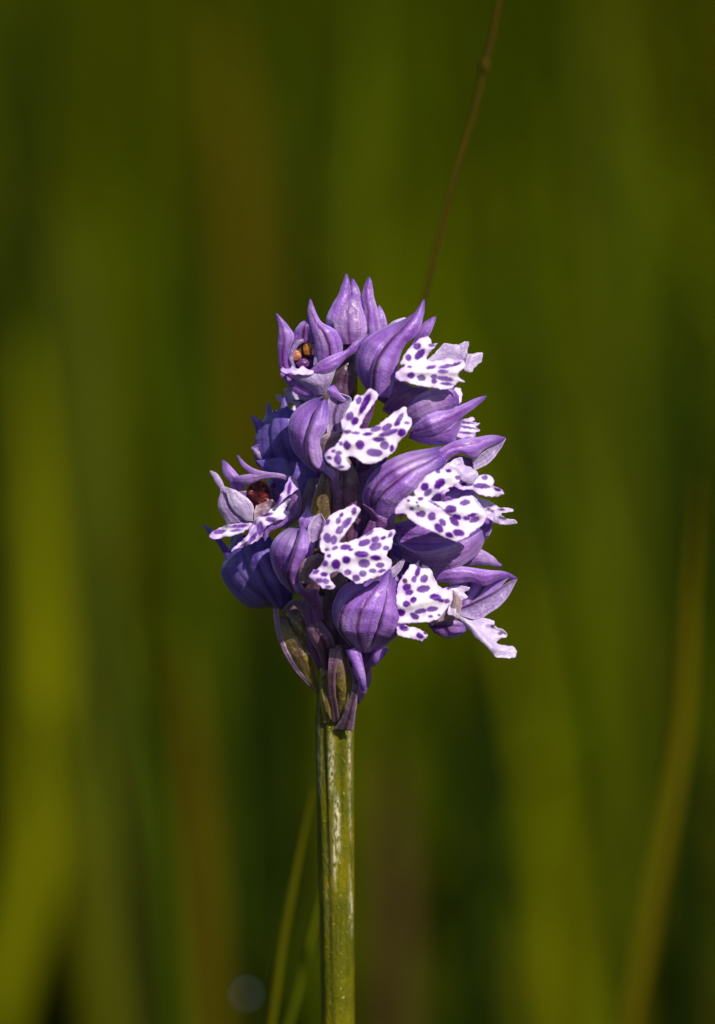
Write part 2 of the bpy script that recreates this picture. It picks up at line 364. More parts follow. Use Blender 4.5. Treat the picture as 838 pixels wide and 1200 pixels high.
# --- flower 1, top left, open towards the viewer
f = flower([(412, 500, 0), (398, 480, 12), (380, 465, 24), (374, 445, 24)], (5, 7, 7, 5))
patch('sepal', f, 'R1', [(230, 790), (110, 670), (82, 520), (88, 400), (70, 300)], [(300, 780), (170, 640), (152, 540), (180, 440), (135, 365), (75, 300)], [25, 22, 24, 30, 30], 7, veins=((.35, .7),))
patch('sepal', f, 'R1', [(170, 480), (180, 420), (215, 365), (262, 335)], [(320, 480), (330, 440), (300, 370), (268, 332)], [22, 24, 26, 20], 6, veins=((.4, .9), (.6, .7)))
patch('sepal', f, 'R1', [(330, 610), (312, 480), (282, 370), (266, 290), (278, 212)], [(480, 560), (472, 470), (432, 400), (345, 350), (303, 260), (284, 212)], [30, 34, 34, 30, 26], 8, veins=((.48, 1.),))
patch('sepal', f, 'R1', [(290, 640), (350, 590), (430, 550), (500, 525), (560, 470), (640, 425)], [(255, 675), (345, 675), (430, 645), (500, 575), (565, 530), (625, 450)], [38, 42, 36, 28, 20], 5, veins=((.5, .3),))
patch('sepal', f, 'R1', [(100, 665), (180, 715), (280, 755), (310, 785)], [(95, 672), (165, 765), (235, 812), (305, 808)], [24, 28, 26], 6, veins=((.5, .3),))
patch('petal', f, 'R1', [(310, 800), (250, 745), (150, 680)], [(370, 800), (405, 730), (440, 635)], [28, 34, 38], 9, pale=.3, mat='frost', veins=())
patch('petal', f, 'R1', [(150, 640), (140, 520), (190, 440), (250, 430)], [(320, 640), (340, 540), (330, 450), (260, 430)], [8, 4, 8], -10, mat='dusk', veins=())
patch('petal', f, 'R1', [(300, 620), (310, 520), (300, 470), (240, 430)], [(440, 560), (420, 480), (380, 430), (330, 430)], [30, 26, 22], 5, mat='frost', veins=((.2, .8), (.75, .8)))
patch('petal', f, 'R1', [(170, 640), (150, 560), (185, 480), (250, 440)], [(190, 640), (175, 570), (205, 500), (270, 460)], [28, 26, 24], 4, mat='frost', veins=())
sheet('lip', f, 'R1', [(93, 645), (110, 632), (150, 640), (170, 618), (200, 640), (230, 622), (262, 640), (300, 650), (300, 672), (250, 680), (180, 672), (120, 668)], z=40, g=(.1, .6), pale=.12, arch=2, curl=1.5)
blob('column', f, 'R1', (225, 530, 12), (66, 66, 34), 'red')
blob('pollinium', f, 'R1', (190, 556, 20), (34, 34, 20), 'peach', .25)
blob('pollinium', f, 'R1', (266, 516, 21), (30, 42, 20), 'orange', .25)
blob('stigma', f, 'R1', (240, 606, 18), (50, 30, 16), 'dusk', .3)

# --- flower 2, top, half closed
f = flower([(414, 470, 0), (412, 440, 6), (409, 415, 8), (408, 395, 8)], (4, 6, 6, 5))
patch('sepal', f, 'R1', [(640, 430), (670, 300), (685, 270), (703, 252)], [(740, 420), (752, 370), (738, 310), (706, 250)], [0, 4, 2], 7, veins=((.5, .3),))
patch('sepal', f, 'R1', [(440, 470), (378, 355), (415, 250), (452, 190), (480, 110), (500, 57)], [(560, 450), (535, 300), (530, 180), (520, 100), (505, 57)], [10, 14, 10, 4], 10, veins=((.9, .5),))
patch('sepal', f, 'R1', [(490, 440), (520, 260), (514, 160), (535, 88)], [(620, 440), (606, 260), (582, 160), (548, 90)], [10, 12, 8, 2], 9, veins=((.12, 1.), (.6, .4)))
patch('sepal', f, 'R1', [(590, 450), (612, 300), (598, 200), (618, 120), (637, 77)], [(720, 420), (692, 280), (672, 200), (658, 110), (643, 77)], [12, 16, 12, 6], 9, veins=((.3, .6), (.75, .4)))
patch('petal', f, 'R1', [(480, 490), (430, 400), (425, 300), (470, 230), (515, 190)], [(590, 490), (628, 400), (612, 300), (580, 230), (530, 190)], [24, 24, 20, 14, 10], 6, mat='petal', veins=((.42, .5), (.7, .3)))
blob('column', f, 'R1', (522, 372, 25), (36, 34, 9), 'dusk', .5)

patch('bract', f, 'R1', [(500, 560), (440, 660), (430, 800)], [(560, 540), (560, 680), (520, 820)], [8, 14, 14], 6, mat='bract')

# --- flower 3, upper right with a spotted lip
f = flower([(414, 540, 0), (420, 505, 30), (432, 475, 42), (440, 455, 42)], (5, 8, 8, 6), 'dusk')
patch('sepal', f, 'R2', [(330, 300), (378, 205), (402, 165), (450, 132)], [(385, 265), (430, 222), (456, 162), (466, 130)], [30, 34, 30], 4, veins=((.5, .4),))
patch('lip', f, 'P', [(452, 384), (462, 376), (474, 372)], [(458, 388), (466, 381), (476, 373)], [16, 18, 14], 2, mat='frost', pale=.8, veins=())
patch('sepal', f, 'R2', [(130, 500), (85, 420), (74, 340), (108, 250), (195, 190), (300, 148), (350, 120)], [(170, 500), (165, 400), (190, 330), (245, 250), (345, 145)], [34, 46, 48, 40, 30], [4, 12, 10, 2], veins=((.55, .2),), tilt=(-14, 4))
patch('sepal', f, 'R2', [(140, 520), (148, 400), (172, 330), (232, 250), (320, 155), (374, 92), (404, 45)], [(240, 530), (272, 400), (286, 330), (312, 270), (372, 215), (402, 130), (409, 48)], [44, 56, 56, 48, 34], [6, 16, 14, 2], veins=((.12, .9), (.72, .25)), tilt=(0, -2))
patch('spur', f, 'R2', [(130, 480), (160, 520), (220, 560), (300, 580)], [(290, 440), (340, 470), (400, 490), (440, 500)], [34, 34, 30], 10, mat='dusk', veins=())
sheet('petal', f, 'R2', [(425, 350), (470, 300), (490, 272), (520, 262), (570, 270), (585, 258), (628, 256), (622, 312), (692, 306), (690, 348), (655, 378), (638, 402), (606, 395), (590, 350), (520, 352)], z=48, g=(-.3, .2), mat='frost', pale=.35, rim=.3, arch=6, folds=((600, 400, 625, 310, 4, 2),))
sheet('lip', f, 'R2', [(268, 435), (270, 402), (300, 380), (290, 358), (320, 300), (370, 250), (402, 230), (436, 234), (446, 262), (474, 262), (450, 290), (430, 312), (418, 342), (470, 345), (520, 333), (560, 342), (600, 345), (612, 370), (590, 400), (575, 425), (606, 450), (570, 455), (540, 487), (480, 487), (420, 477), (360, 462), (300, 447)],
      [(372, 275, 17, 13), (385, 315, 30, 14, -45), (330, 332, 16, 12, 80), (305, 370, 6, 5), (335, 377, 10, 5), (342, 418, 16, 12), (393, 430, 18, 13, 10), (440, 380, 20, 7, -10), (515, 374, 30, 7, -10), (455, 425, 14, 10), (455, 446, 12, 11), (508, 435, 36, 9, 8), (500, 400, 22, 7), (562, 365, 24, 6, -20), (515, 460, 25, 6, 5), (442, 272, 14, 6), (585, 405, 16, 5, -50)],
      z=66, g=(-.28, .3), folds=((300, 400, 560, 400, 3, 4),))

# --- flower 4, right, long pointed hood
f = flower([(414, 570, 0), (430, 540, 35), (455, 520, 45), (475, 500, 42)], (5, 8, 8, 6), 'dusk')
sheet('lip', f, 'R2', [(532, 585), (524, 552), (543, 502), (570, 472), (591, 500), (592, 532), (572, 570), (560, 592)], [(548, 512, 13, 12), (540, 570, 14, 13)], z=34, g=(-.2, .2), arch=3)
sheet('lip', f, 'R2', [(568, 722), (580, 662), (590, 625), (612, 632), (640, 620), (656, 640), (645, 650), (685, 655), (662, 672), (682, 690), (655, 700), (654, 725)], [(615, 650, 34, 4, 8), (620, 674, 40, 4, 10), (610, 700, 36, 4, 5)], z=26, g=(-.3, .2), arch=2, rim=.5)
patch('sepal', f, 'R2', [(200, 590), (240, 520), (320, 480), (420, 480)], [(330, 660), (350, 600), (400, 560), (450, 520)], [40, 44, 42], 8, mat='dusk', veins=((.4, .3),))
patch('sepal', f, 'R2', [(300, 600), (345, 540), (410, 500), (480, 485), (545, 487), (575, 520)], [(330, 670), (400, 645), (470, 612), (530, 588), (578, 560)], [42, 50, 50, 40, 34], [6, 12, 10, 4], mat='petal', veins=((.5, .3),))
patch('sepal', f, 'R2', [(340, 690), (440, 695), (540, 660), (605, 605)], [(330, 725), (420, 756), (540, 752), (575, 700), (595, 630)], [42, 50, 44, 34], 8, veins=((.3, .4),), tilt=(4, -10))
patch('sepal', f, 'R2', [(345, 680), (380, 640), (450, 600), (530, 588), (600, 560), (660, 532), (713, 519)], [(350, 712), (420, 712), (490, 695), (560, 645), (620, 602), (680, 558), (713, 523)], [46, 56, 50, 36, 20], [4, 11, 8, 4, 1], veins=((.6, .5),))

# --- flower 6, bluish, back left
f = flower([(404, 600, 0), (372, 580, -14), (348, 562, -20), (335, 550, -20)], (6, 9, 9, 7))
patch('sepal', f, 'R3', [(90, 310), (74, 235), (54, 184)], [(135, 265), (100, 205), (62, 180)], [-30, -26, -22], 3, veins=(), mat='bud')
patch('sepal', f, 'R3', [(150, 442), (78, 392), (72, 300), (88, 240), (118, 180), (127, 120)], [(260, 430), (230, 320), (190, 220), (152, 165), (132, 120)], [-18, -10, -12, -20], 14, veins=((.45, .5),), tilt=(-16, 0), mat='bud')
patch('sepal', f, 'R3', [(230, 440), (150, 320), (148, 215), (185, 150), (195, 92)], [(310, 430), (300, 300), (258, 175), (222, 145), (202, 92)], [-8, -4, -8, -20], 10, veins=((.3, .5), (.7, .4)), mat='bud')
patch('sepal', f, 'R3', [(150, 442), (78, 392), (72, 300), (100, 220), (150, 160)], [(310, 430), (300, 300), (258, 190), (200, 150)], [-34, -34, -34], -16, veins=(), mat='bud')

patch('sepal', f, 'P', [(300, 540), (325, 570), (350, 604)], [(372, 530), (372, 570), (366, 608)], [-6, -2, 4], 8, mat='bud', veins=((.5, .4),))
# --- flower 5, centre, big spotted lip
f = flower([(392, 680, 0), (372, 640, 20), (376, 590, 48), (385, 555, 56), (384, 535, 56)], (8, 12, 13, 9, 6), pale=.0)
patch('sepal', f, 'R3', [(430, 545), (405, 480), (395, 420)], [(446, 545), (445, 460), (450, 400)], [60, 62, 60], 6, mat='dusk', veins=())
patch('sepal', f, 'R3', [(400, 95), (395, 65), (420, 42)], [(480, 110), (450, 80), (425, 42)], [52, 54, 50], 3, veins=())
patch('petal', f, 'R3', [(395, 270), (388, 180), (400, 110), (420, 60)], [(465, 250), (470, 170), (502, 105), (440, 75)], [52, 54, 52], -6, mat='frost', veins=((.45, .8),))
patch('sepal', f, 'R3', [(340, 430), (285, 385), (238, 320), (222, 240), (240, 170), (300, 120), (375, 92)], [(375, 430), (318, 380), (312, 300), (330, 220), (380, 110)], [50, 58, 58, 50, 44], [4, 14, 12, 3], veins=((.5, .35),), tilt=(-18, 4))
patch('sepal', f, 'R3', [(435, 550), (400, 460), (315, 395), (298, 300), (318, 220), (352, 140), (385, 105)], [(442, 550), (436, 440), (385, 395), (366, 290), (388, 245), (402, 180), (395, 110)], [60, 66, 70, 68, 56], [3, 8, 15, 12, 3], veins=((.08, .9), (.55, .25)), tilt=(0, -4))
patch('throat', f, 'R3', [(372, 350), (364, 300), (380, 265), (440, 250)], [(410, 350), (410, 320), (430, 300), (475, 280)], [64, 70, 72], 7, mat='throat', veins=((.6, .4),))
sheet('lip', f, 'R3', [(383, 360), (395, 340), (430, 312), (452, 282), (465, 250), (458, 212), (480, 160), (510, 108), (528, 88), (550, 88), (588, 56), (622, 86), (610, 112), (575, 165), (550, 210), (540, 236), (580, 237), (630, 215), (680, 172), (742, 140), (752, 170), (772, 205), (762, 235), (745, 262), (712, 300), (692, 342), (640, 376), (590, 396), (550, 387), (520, 365), (485, 362), (480, 380), (496, 405), (470, 427), (440, 420), (410, 400), (390, 377)],
      [(563, 125, 50, 11, -62), (535, 112, 15, 10, -70), (495, 182, 18, 13, -60), (517, 203, 17, 13, -60), (487, 252, 13, 7), (520, 257, 16, 5), (612, 240, 22, 9, -15), (660, 232, 22, 12, -30), (668, 256, 40, 10, -18), (716, 196, 28, 9, -58), (706, 216, 14, 8, -30), (575, 262, 20, 6, -5), (625, 285, 25, 9), (727, 255, 17, 14, -30), (650, 312, 18, 16), (682, 325, 14, 8, -80), (605, 345, 32, 15, 5), (540, 310, 19, 16, 80), (482, 312, 17, 13, 80), (455, 305, 8, 8), (445, 347, 12, 9), (442, 377, 20, 13, 80), (403, 367, 9, 6, 20), (422, 338, 8, 6), (455, 408, 13, 5), (750, 212, 10, 5)],
      z=96, g=(-.22, .30), arch=5, folds=((450, 320, 720, 230, 4, 7), (480, 240, 590, 80, 3, 4)))

patch('bract', f, 'P', [(388, 640), (380, 600), (386, 560), (394, 535)], [(424, 640), (424, 600), (420, 560), (406, 532)], [28, 36, 40, 34], 6, mat='bract', veins=((.5, .6),))
# --- flower 9, behind on the right
f = flower([(414, 640, 0), (470, 620, 10), (510, 600, 20), (530, 590, 20)], (6, 8, 8, 6), 'dusk')
sheet('lip', f, 'R4', [(505, 322), (560, 298), (602, 300), (640, 280), (680, 277), (706, 300), (706, 335), (735, 345), (755, 358), (755, 378), (720, 386), (660, 382), (620, 372), (585, 350), (540, 350)],
      [(662, 293, 13, 9), (645, 333, 38, 10, 5), (595, 305, 16, 8, 20), (608, 370, 22, 8, 25), (725, 352, 15, 6, 15), (560, 325, 12, 8)], z=52, g=(-.3, .3), arch=4, rim=.45)
sheet('lip', f, 'R4', [(600, 385), (680, 405), (740, 438), (798, 443), (795, 460), (745, 468), (760, 488), (815, 503), (814, 520), (750, 522), (700, 505), (655, 460)], [(745, 450, 14, 4), (745, 490, 20, 5, 10), (690, 450, 18, 6, 30)], z=34, g=(-.3, .4), mat='frost', pale=.2, rim=.6, arch=3)
patch('sepal', f, 'R4', [(480, 620), (560, 560), (640, 480), (690, 420)], [(560, 650), (640, 620), (690, 560), (700, 480)], [10, 14, 12], -8, veins=())

# --- flower 8, middle right, big hood and big lip
f = flower([(405, 690, 0), (418, 655, 35), (432, 630, 52), (440, 610, 56)], (7, 9, 9, 6), 'dusk')
patch('sepal', f, 'R4', [(600, 205), (660, 165), (745, 100)], [(608, 258), (680, 222), (732, 160), (766, 102)], [24, 22, 14], -4, mat='frost', veins=((.5, .3),))
patch('sepal', f, 'R4', [(400, 250), (430, 165), (520, 112), (620, 95), (700, 84), (767, 96)], [(465, 255), (480, 205), (540, 172), (612, 192), (665, 150), (766, 100)], [50, 46, 34, 26, 14], [8, 7, 7, 5, 1], veins=((.3, .5), (.8, .4)))
patch('petal', f, 'R4', [(455, 260), (480, 215), (530, 185), (600, 200)], [(560, 290), (590, 260), (600, 240), (620, 215)], [22, 20, 18], -5, mat='dusk', veins=())
sheet('petal', f, 'R4', [(455, 252), (500, 210), (547, 193), (560, 222), (600, 245), (628, 282), (600, 322), (560, 312), (530, 290), (500, 262)], z=58, g=(-.2, .3), mat='frost', pale=.4, rim=.2, arch=4)
patch('sepal', f, 'R4', [(110, 470), (68, 420), (62, 370), (95, 290), (165, 222), (280, 170), (450, 140)], [(135, 450), (165, 372), (265, 290), (370, 235), (450, 190)], [54, 68, 72, 62, 52], [4, 13, 13, 5], veins=((.5, .7), (.2, .4)), tilt=(-14, 2))
patch('sepal', f, 'R4', [(130, 500), (110, 450), (150, 370), (268, 272), (375, 218), (440, 180)], [(215, 512), (250, 420), (312, 360), (372, 290), (432, 248), (475, 215)], [56, 74, 80, 72, 58], [6, 15, 14, 4], veins=((.08, 1.), (.6, .25)), tilt=(0, -4))
patch('spur', f, 'R4', [(62, 420), (100, 480), (100, 560), (60, 600)], [(215, 500), (220, 540), (170, 600), (120, 640)], [58, 54, 40], 12, mat='dusk', veins=())
patch('throat', f, 'R4', [(225, 470), (235, 430), (290, 380)], [(250, 500), (280, 460), (330, 410)], [80, 82, 82], 5, mat='throat', veins=())
sheet('lip', f, 'R4', [(228, 472), (224, 442), (260, 400), (310, 376), (320, 350), (368, 290), (440, 252), (500, 248), (546, 288), (520, 330), (480, 345), (420, 375), (400, 402), (440, 410), (500, 402), (560, 384), (610, 384), (640, 420), (676, 478), (668, 500), (655, 522), (620, 545), (580, 580), (530, 603), (470, 590), (420, 562), (370, 542), (310, 512), (270, 472)],
      [(440, 322, 28, 17, -45), (368, 338, 19, 16, -45), (383, 365, 20, 12, -45), (432, 262, 10, 8), (485, 258, 12, 8), (530, 292, 12, 8), (347, 397, 10, 7), (312, 378, 8, 6), (288, 405, 6, 5), (303, 445, 9, 7), (335, 470, 9, 9), (355, 470, 15, 14), (402, 482, 18, 16, 80), (455, 512, 17, 12, 50), (495, 447, 25, 16), (565, 415, 22, 11, -15), (525, 485, 20, 11, 10), (512, 508, 26, 12, 45), (572, 492, 15, 8), (600, 476, 24, 7, -15), (612, 498, 22, 11, -20), (437, 540, 24, 14, 45), (535, 563, 25, 14, 15), (488, 573, 18, 10, 20), (335, 430, 6, 4), (330, 414, 5, 4), (420, 425, 30, 3, 30), (480, 465, 30, 3, 35)],
      z=92, g=(-.25, .28), arch=5, folds=((300, 420, 640, 470, 4, 6), (340, 380, 500, 270, 3, 5)))

patch('sepal', f, 'R4', [(360, 430), (390, 350), (480, 290), (560, 280)], [(480, 450), (560, 400), (620, 370), (640, 320)], [40, 44, 36, 26], 4, mat='sepal', veins=((.5, .5),))
patch('bract', f, 'P', [(404, 680), (408, 640), (414, 590), (420, 520)], [(436, 670), (440, 640), (444, 590), (440, 530)], [22, 32, 34, 22], 6, mat='dusk', veins=((.4, .6),))
# --- flower 14, pale hood beneath it
f = flower([(402, 740, 0), (425, 700, 30), (450, 675, 38), (465, 655, 38)], (7, 9, 8, 6))
patch('sepal', f, 'R4', [(550, 690), (620, 640), (700, 678), (728, 708), (748, 722)], [(560, 722), (640, 722), (690, 724), (735, 732)], [14, 16, 10], 6, mat='petal', veins=())
patch('sepal', f, 'R4', [(200, 520), (320, 500), (470, 520), (600, 530), (668, 525)], [(240, 640), (330, 650), (450, 640), (560, 600), (660, 540)], [34, 40, 36, 22], 6, mat='sepal', veins=((.5, .4),))
patch('sepal', f, 'R4', [(235, 610), (330, 655), (440, 640), (560, 600), (640, 555), (668, 530)], [(255, 690), (390, 745), (500, 745), (585, 702), (645, 640), (672, 545)], [42, 52, 48, 36, 20], [4, 11, 10, 3], mat='petal', veins=((.55, .3),), tilt=(2, -10))

# --- flower 7, left, open, looking left
f = flower([(398, 700, 0), (362, 670, 8), (345, 640, 14), (335, 620, 14)], (7, 10, 9, 6))
patch('sepal', f, 'R5', [(170, 505), (108, 385), (124, 290), (88, 232), (58, 168)], [(310, 488), (235, 436), (182, 365), (152, 275), (112, 195), (66, 166)], [12, 14, 12, 2], 6, mat='frost', veins=((.5, .4),))
patch('sepal', f, 'R5', [(200, 320), (182, 240), (142, 185), (134, 102)], [(280, 260), (225, 185), (180, 135), (142, 102)], [10, 10, 2], 5, veins=((.4, .5),))
patch('petal', f, 'R5', [(180, 300), (200, 400), (300, 470)], [(560, 260), (560, 380), (470, 470)], [-8, -10, 4], -8, mat='petal', veins=((.3, .5), (.7, .5)), nu=30)
patch('petal', f, 'R5', [(150, 262), (190, 390), (285, 475)], [(215, 285), (298, 345), (328, 400), (322, 475)], [20, 22, 20], 2, mat='frost', pale=.35, veins=())
patch('sepal', f, 'R5', [(540, 235), (470, 212), (380, 218), (300, 246), (208, 236)], [(600, 245), (560, 206), (480, 182), (380, 178), (280, 190), (195, 205)], [30, 32, 24, 20], 5, mat='petal', veins=((.5, .5),))
patch('sepal', f, 'R5', [(520, 215), (430, 212), (340, 200), (262, 142), (223, 72)], [(530, 195), (430, 178), (350, 162), (284, 128), (231, 72)], [26, 28, 22, 10], 3, veins=((.5, .4),))
patch('sepal', f, 'R5', [(470, 500), (530, 410), (545, 330), (520, 240)], [(530, 520), (602, 450), (620, 370), (600, 262), (555, 205)], [18, 26, 32, 30], [3, 8, 6, 3], mat='petal', veins=((.4, .4),))
sheet('petal', f, 'R5', [(540, 215), (575, 200), (600, 245), (600, 275), (555, 310), (510, 340), (480, 385), (455, 380), (490, 320), (520, 260)], [(545, 275, 10, 34, 8), (480, 350, 28, 9, -60)], z=44, g=(-.1, .2), arch=2, pale=.3, rim=.4, curl=1)
patch('column', f, 'R5', [(320, 400), (285, 330), (290, 270), (330, 225)], [(420, 400), (430, 320), (410, 260), (370, 225)], [4, 6, 10, 14], 12, mat='red', veins=((.5, .8),), rim=0, wr=2)
blob('pollinium', f, 'R5', (308, 302, 13), (20, 26, 12), 'red', .4)
blob('stigma', f, 'R5', (385, 355, 14), (36, 30, 10), 'red', .5)
patch('throat', f, 'R5', [(330, 470), (330, 420), (340, 380)], [(470, 440), (470, 380), (440, 340)], [22, 24, 20], -3, mat='throat', veins=((.3, .5), (.7, .5)))
sheet('lip', f, 'R5', [(55, 565), (80, 535), (150, 503), (220, 490), (312, 486), (318, 512), (250, 545), (170, 572), (100, 584), (68, 582)], [(118, 540, 32, 10, -8), (240, 506, 45, 9, -5), (218, 532, 28, 6, -8)], z=38, g=(.1, .4), arch=3, curl=2)
sheet('lip', f, 'R5', [(300, 520), (322, 480), (350, 452), (400, 430), (452, 385), (530, 336), (548, 350), (522, 400), (548, 418), (540, 442), (470, 480), (402, 510), (380, 572), (320, 610), (240, 640), (188, 664), (200, 640), (250, 600), (290, 562)],
      [(405, 436, 34, 7, -12), (432, 465, 28, 12), (365, 520, 38, 16, 95), (325, 575, 40, 9, -55), (270, 615, 30, 4, -30)], z=46, g=(.05, .35), arch=2, rim=.6, curl=2, folds=((330, 500, 260, 640, -4, 3),))
patch('lip', f, 'R5', [(548, 425), (480, 478), (405, 512), (385, 580)], [(562, 440), (505, 500), (425, 542), (395, 600)], [44, 40, 38], 3, veins=())

# --- flower 11, blue bud, lower left
f = flower([(398, 780, 0), (370, 745, -6), (345, 720, -10), (330, 705, -12)], (7, 9, 9, 7))
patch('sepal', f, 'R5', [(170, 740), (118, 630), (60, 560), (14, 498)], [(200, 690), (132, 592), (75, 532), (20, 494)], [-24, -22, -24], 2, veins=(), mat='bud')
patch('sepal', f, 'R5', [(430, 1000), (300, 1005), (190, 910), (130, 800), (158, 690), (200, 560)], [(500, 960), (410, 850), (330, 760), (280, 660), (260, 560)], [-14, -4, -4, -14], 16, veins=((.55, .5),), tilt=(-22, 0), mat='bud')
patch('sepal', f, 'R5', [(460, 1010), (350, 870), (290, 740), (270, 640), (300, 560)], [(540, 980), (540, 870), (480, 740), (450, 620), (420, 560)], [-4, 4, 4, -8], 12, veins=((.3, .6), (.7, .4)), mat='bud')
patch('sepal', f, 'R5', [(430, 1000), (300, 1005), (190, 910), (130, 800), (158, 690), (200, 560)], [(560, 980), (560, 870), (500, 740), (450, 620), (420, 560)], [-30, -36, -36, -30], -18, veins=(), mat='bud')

# --- flower 10, lower centre, biggest lip
f = flower([(396, 800, 0), (372, 765, 18), (368, 730, 42), (366, 705, 52)], (8, 11, 10, 6), 'dusk')
patch('sepal', f, 'R6', [(200, 250), (188, 185), (220, 135), (238, 92)], [(300, 340), (300, 240), (312, 170), (290, 138), (243, 92)], [50, 50, 44], 6, veins=((.5, .3),))
patch('petal', f, 'R6', [(245, 320), (238, 225), (268, 175), (302, 148)], [(292, 345), (322, 260), (334, 200), (308, 148)], [60, 62, 56], -4, mat='frost', veins=((.75, .9),))
patch('sepal', f, 'R6', [(160, 590), (75, 500), (32, 380), (48, 300), (110, 240), (195, 212)], [(190, 560), (150, 480), (165, 380), (195, 290), (215, 215)], [44, 58, 60, 52], [4, 15, 13, 4], veins=((.5, .4),), tilt=(-20, 4))
patch('sepal', f, 'R6', [(150, 580), (122, 480), (150, 370), (183, 275), (200, 215)], [(240, 600), (200, 520), (215, 440), (256, 390), (264, 330), (240, 260), (208, 215)], [56, 72, 74, 60], [5, 14, 14, 4], veins=((.1, 1.), (.6, .3)), tilt=(0, -4))
patch('spur', f, 'R6', [(180, 560), (215, 610), (280, 690), (310, 730)], [(290, 560), (300, 610), (315, 680), (325, 730)], [62, 60, 46], 9, mat='dusk', veins=())
patch('throat', f, 'R6', [(190, 530), (188, 460), (220, 400), (292, 366)], [(262, 530), (256, 475), (292, 432), (345, 392)], [72, 78, 82], 8, mat='throat', veins=((.6, .4),))
sheet('lip', f, 'R6', [(246, 492), (265, 460), (300, 440), (322, 402), (330, 372), (308, 345), (302, 300), (320, 230), (350, 170), (390, 142), (440, 120), (485, 98), (522, 120), (515, 152), (490, 190), (450, 240), (420, 285), (410, 308), (440, 307), (490, 290), (540, 270), (590, 234), (630, 224), (660, 236), (682, 238), (716, 243), (702, 290), (690, 340), (664, 376), (692, 400), (692, 432), (660, 466), (620, 492), (570, 512), (510, 532), (470, 512), (430, 485), (390, 468), (362, 475), (356, 500), (375, 530), (387, 546), (360, 564), (320, 557), (280, 527), (254, 507)],
      [(488, 135, 18, 10, -75), (403, 187, 17, 10, -65), (420, 155, 12, 8, -60), (447, 200, 32, 14, -50), (410, 238, 22, 14, -55), (343, 282, 24, 17, 80), (377, 293, 22, 14, -75), (345, 195, 14, 8, -60), (573, 250, 22, 10, -35), (545, 308, 30, 15, -20), (605, 290, 20, 13, -20), (605, 328, 30, 18, -20), (685, 265, 14, 7, -50), (648, 282, 14, 7, -25), (442, 332, 26, 12, -5), (530, 370, 35, 14, 2), (607, 390, 26, 12, 8), (390, 425, 24, 20, 80), (446, 400, 20, 18), (543, 420, 27, 20, 5), (630, 430, 20, 12), (662, 337, 14, 10), (353, 380, 9, 8), (333, 420, 13, 13), (280, 467, 17, 9, -20), (325, 480, 18, 10), (300, 513, 18, 10, 10), (335, 517, 16, 12, 20), (350, 547, 15, 5), (454, 470, 17, 13), (500, 500, 18, 14, 5), (537, 475, 18, 14), (590, 460, 18, 10), (640, 460, 18, 7, -15), (385, 337, 15, 8, -20), (340, 345, 9, 6), (470, 345, 12, 6)],
      z=104, g=(-.20, .28), arch=6, folds=((330, 400, 660, 360, 5, 8), (360, 330, 480, 130, 3, 5)))

patch('bract', f, 'P', [(388, 790), (380, 740), (382, 690), (390, 640)], [(408, 790), (410, 740), (408, 690), (402, 640)], [24, 34, 40, 34], 4, mat='bract', veins=((.5, .6),))
patch('bract', f, 'P', [(345, 690), (352, 650), (350, 600), (362, 560)], [(385, 700), (388, 650), (384, 600), (376, 560)], [20, 28, 24, 14], 5, mat='bract', veins=((.5, .6),))
# --- flower 13, lower right, turned sideways
f = flower([(405, 770, 0), (440, 740, 18), (480, 718, 26), (510, 705, 28)], (6, 8, 7, 6), 'dusk')
patch('petal', f, 'R7', [(380, 270), (390, 350), (430, 420)], [(720, 235), (620, 330), (470, 420)], [18, 16, 18], -6, mat='sepal', veins=((.35, 1.), (.65, 1.)))
patch('petal', f, 'R7', [(250, 500), (350, 468), (460, 488)], [(290, 548), (360, 578), (440, 566), (475, 535)], [20, 24, 22], 5, mat='petal', veins=((.4, .8),))
patch('sepal', f, 'R7', [(425, 415), (500, 380), (600, 330), (700, 270), (767, 237)], [(430, 445), (540, 475), (602, 440), (672, 390), (722, 330), (742, 290), (769, 240)], [30, 30, 22, 12], -4, mat='frost', veins=((.08, .8),))
patch('sepal', f, 'R7', [(280, 215), (350, 172), (450, 168), (600, 188), (700, 198), (770, 235)], [(295, 255), (400, 265), (500, 256), (580, 278), (680, 236), (765, 240)], [36, 38, 32, 24, 12], [5, 8, 7, 5, 1], veins=((.5, .4), (.8, .4)))
sheet('lip', f, 'R7', [(380, 290), (440, 278), (492, 286), (490, 302), (464, 318), (484, 345), (450, 365), (418, 405), (426, 440), (500, 478), (580, 463), (636, 482), (640, 510), (702, 540), (707, 577), (680, 580), (652, 612), (740, 628), (770, 660), (752, 690), (700, 697), (640, 684), (600, 640), (540, 587), (480, 522), (440, 477), (400, 452), (365, 440), (378, 400), (398, 360)],
      [(628, 512, 10, 7), (675, 553, 12, 6)], z=40, g=(-.15, .35), mat='frost', pale=.55, arch=5, rim=.35, folds=((420, 420, 620, 640, 5, 5), (600, 520, 700, 560, -3, 3)))
patch('throat', f, 'R7', [(250, 500), (330, 450), (380, 390), (400, 300)], [(330, 490), (420, 470), (440, 430), (450, 360)], [30, 36, 40], 6, mat='throat', pale=.3, veins=())

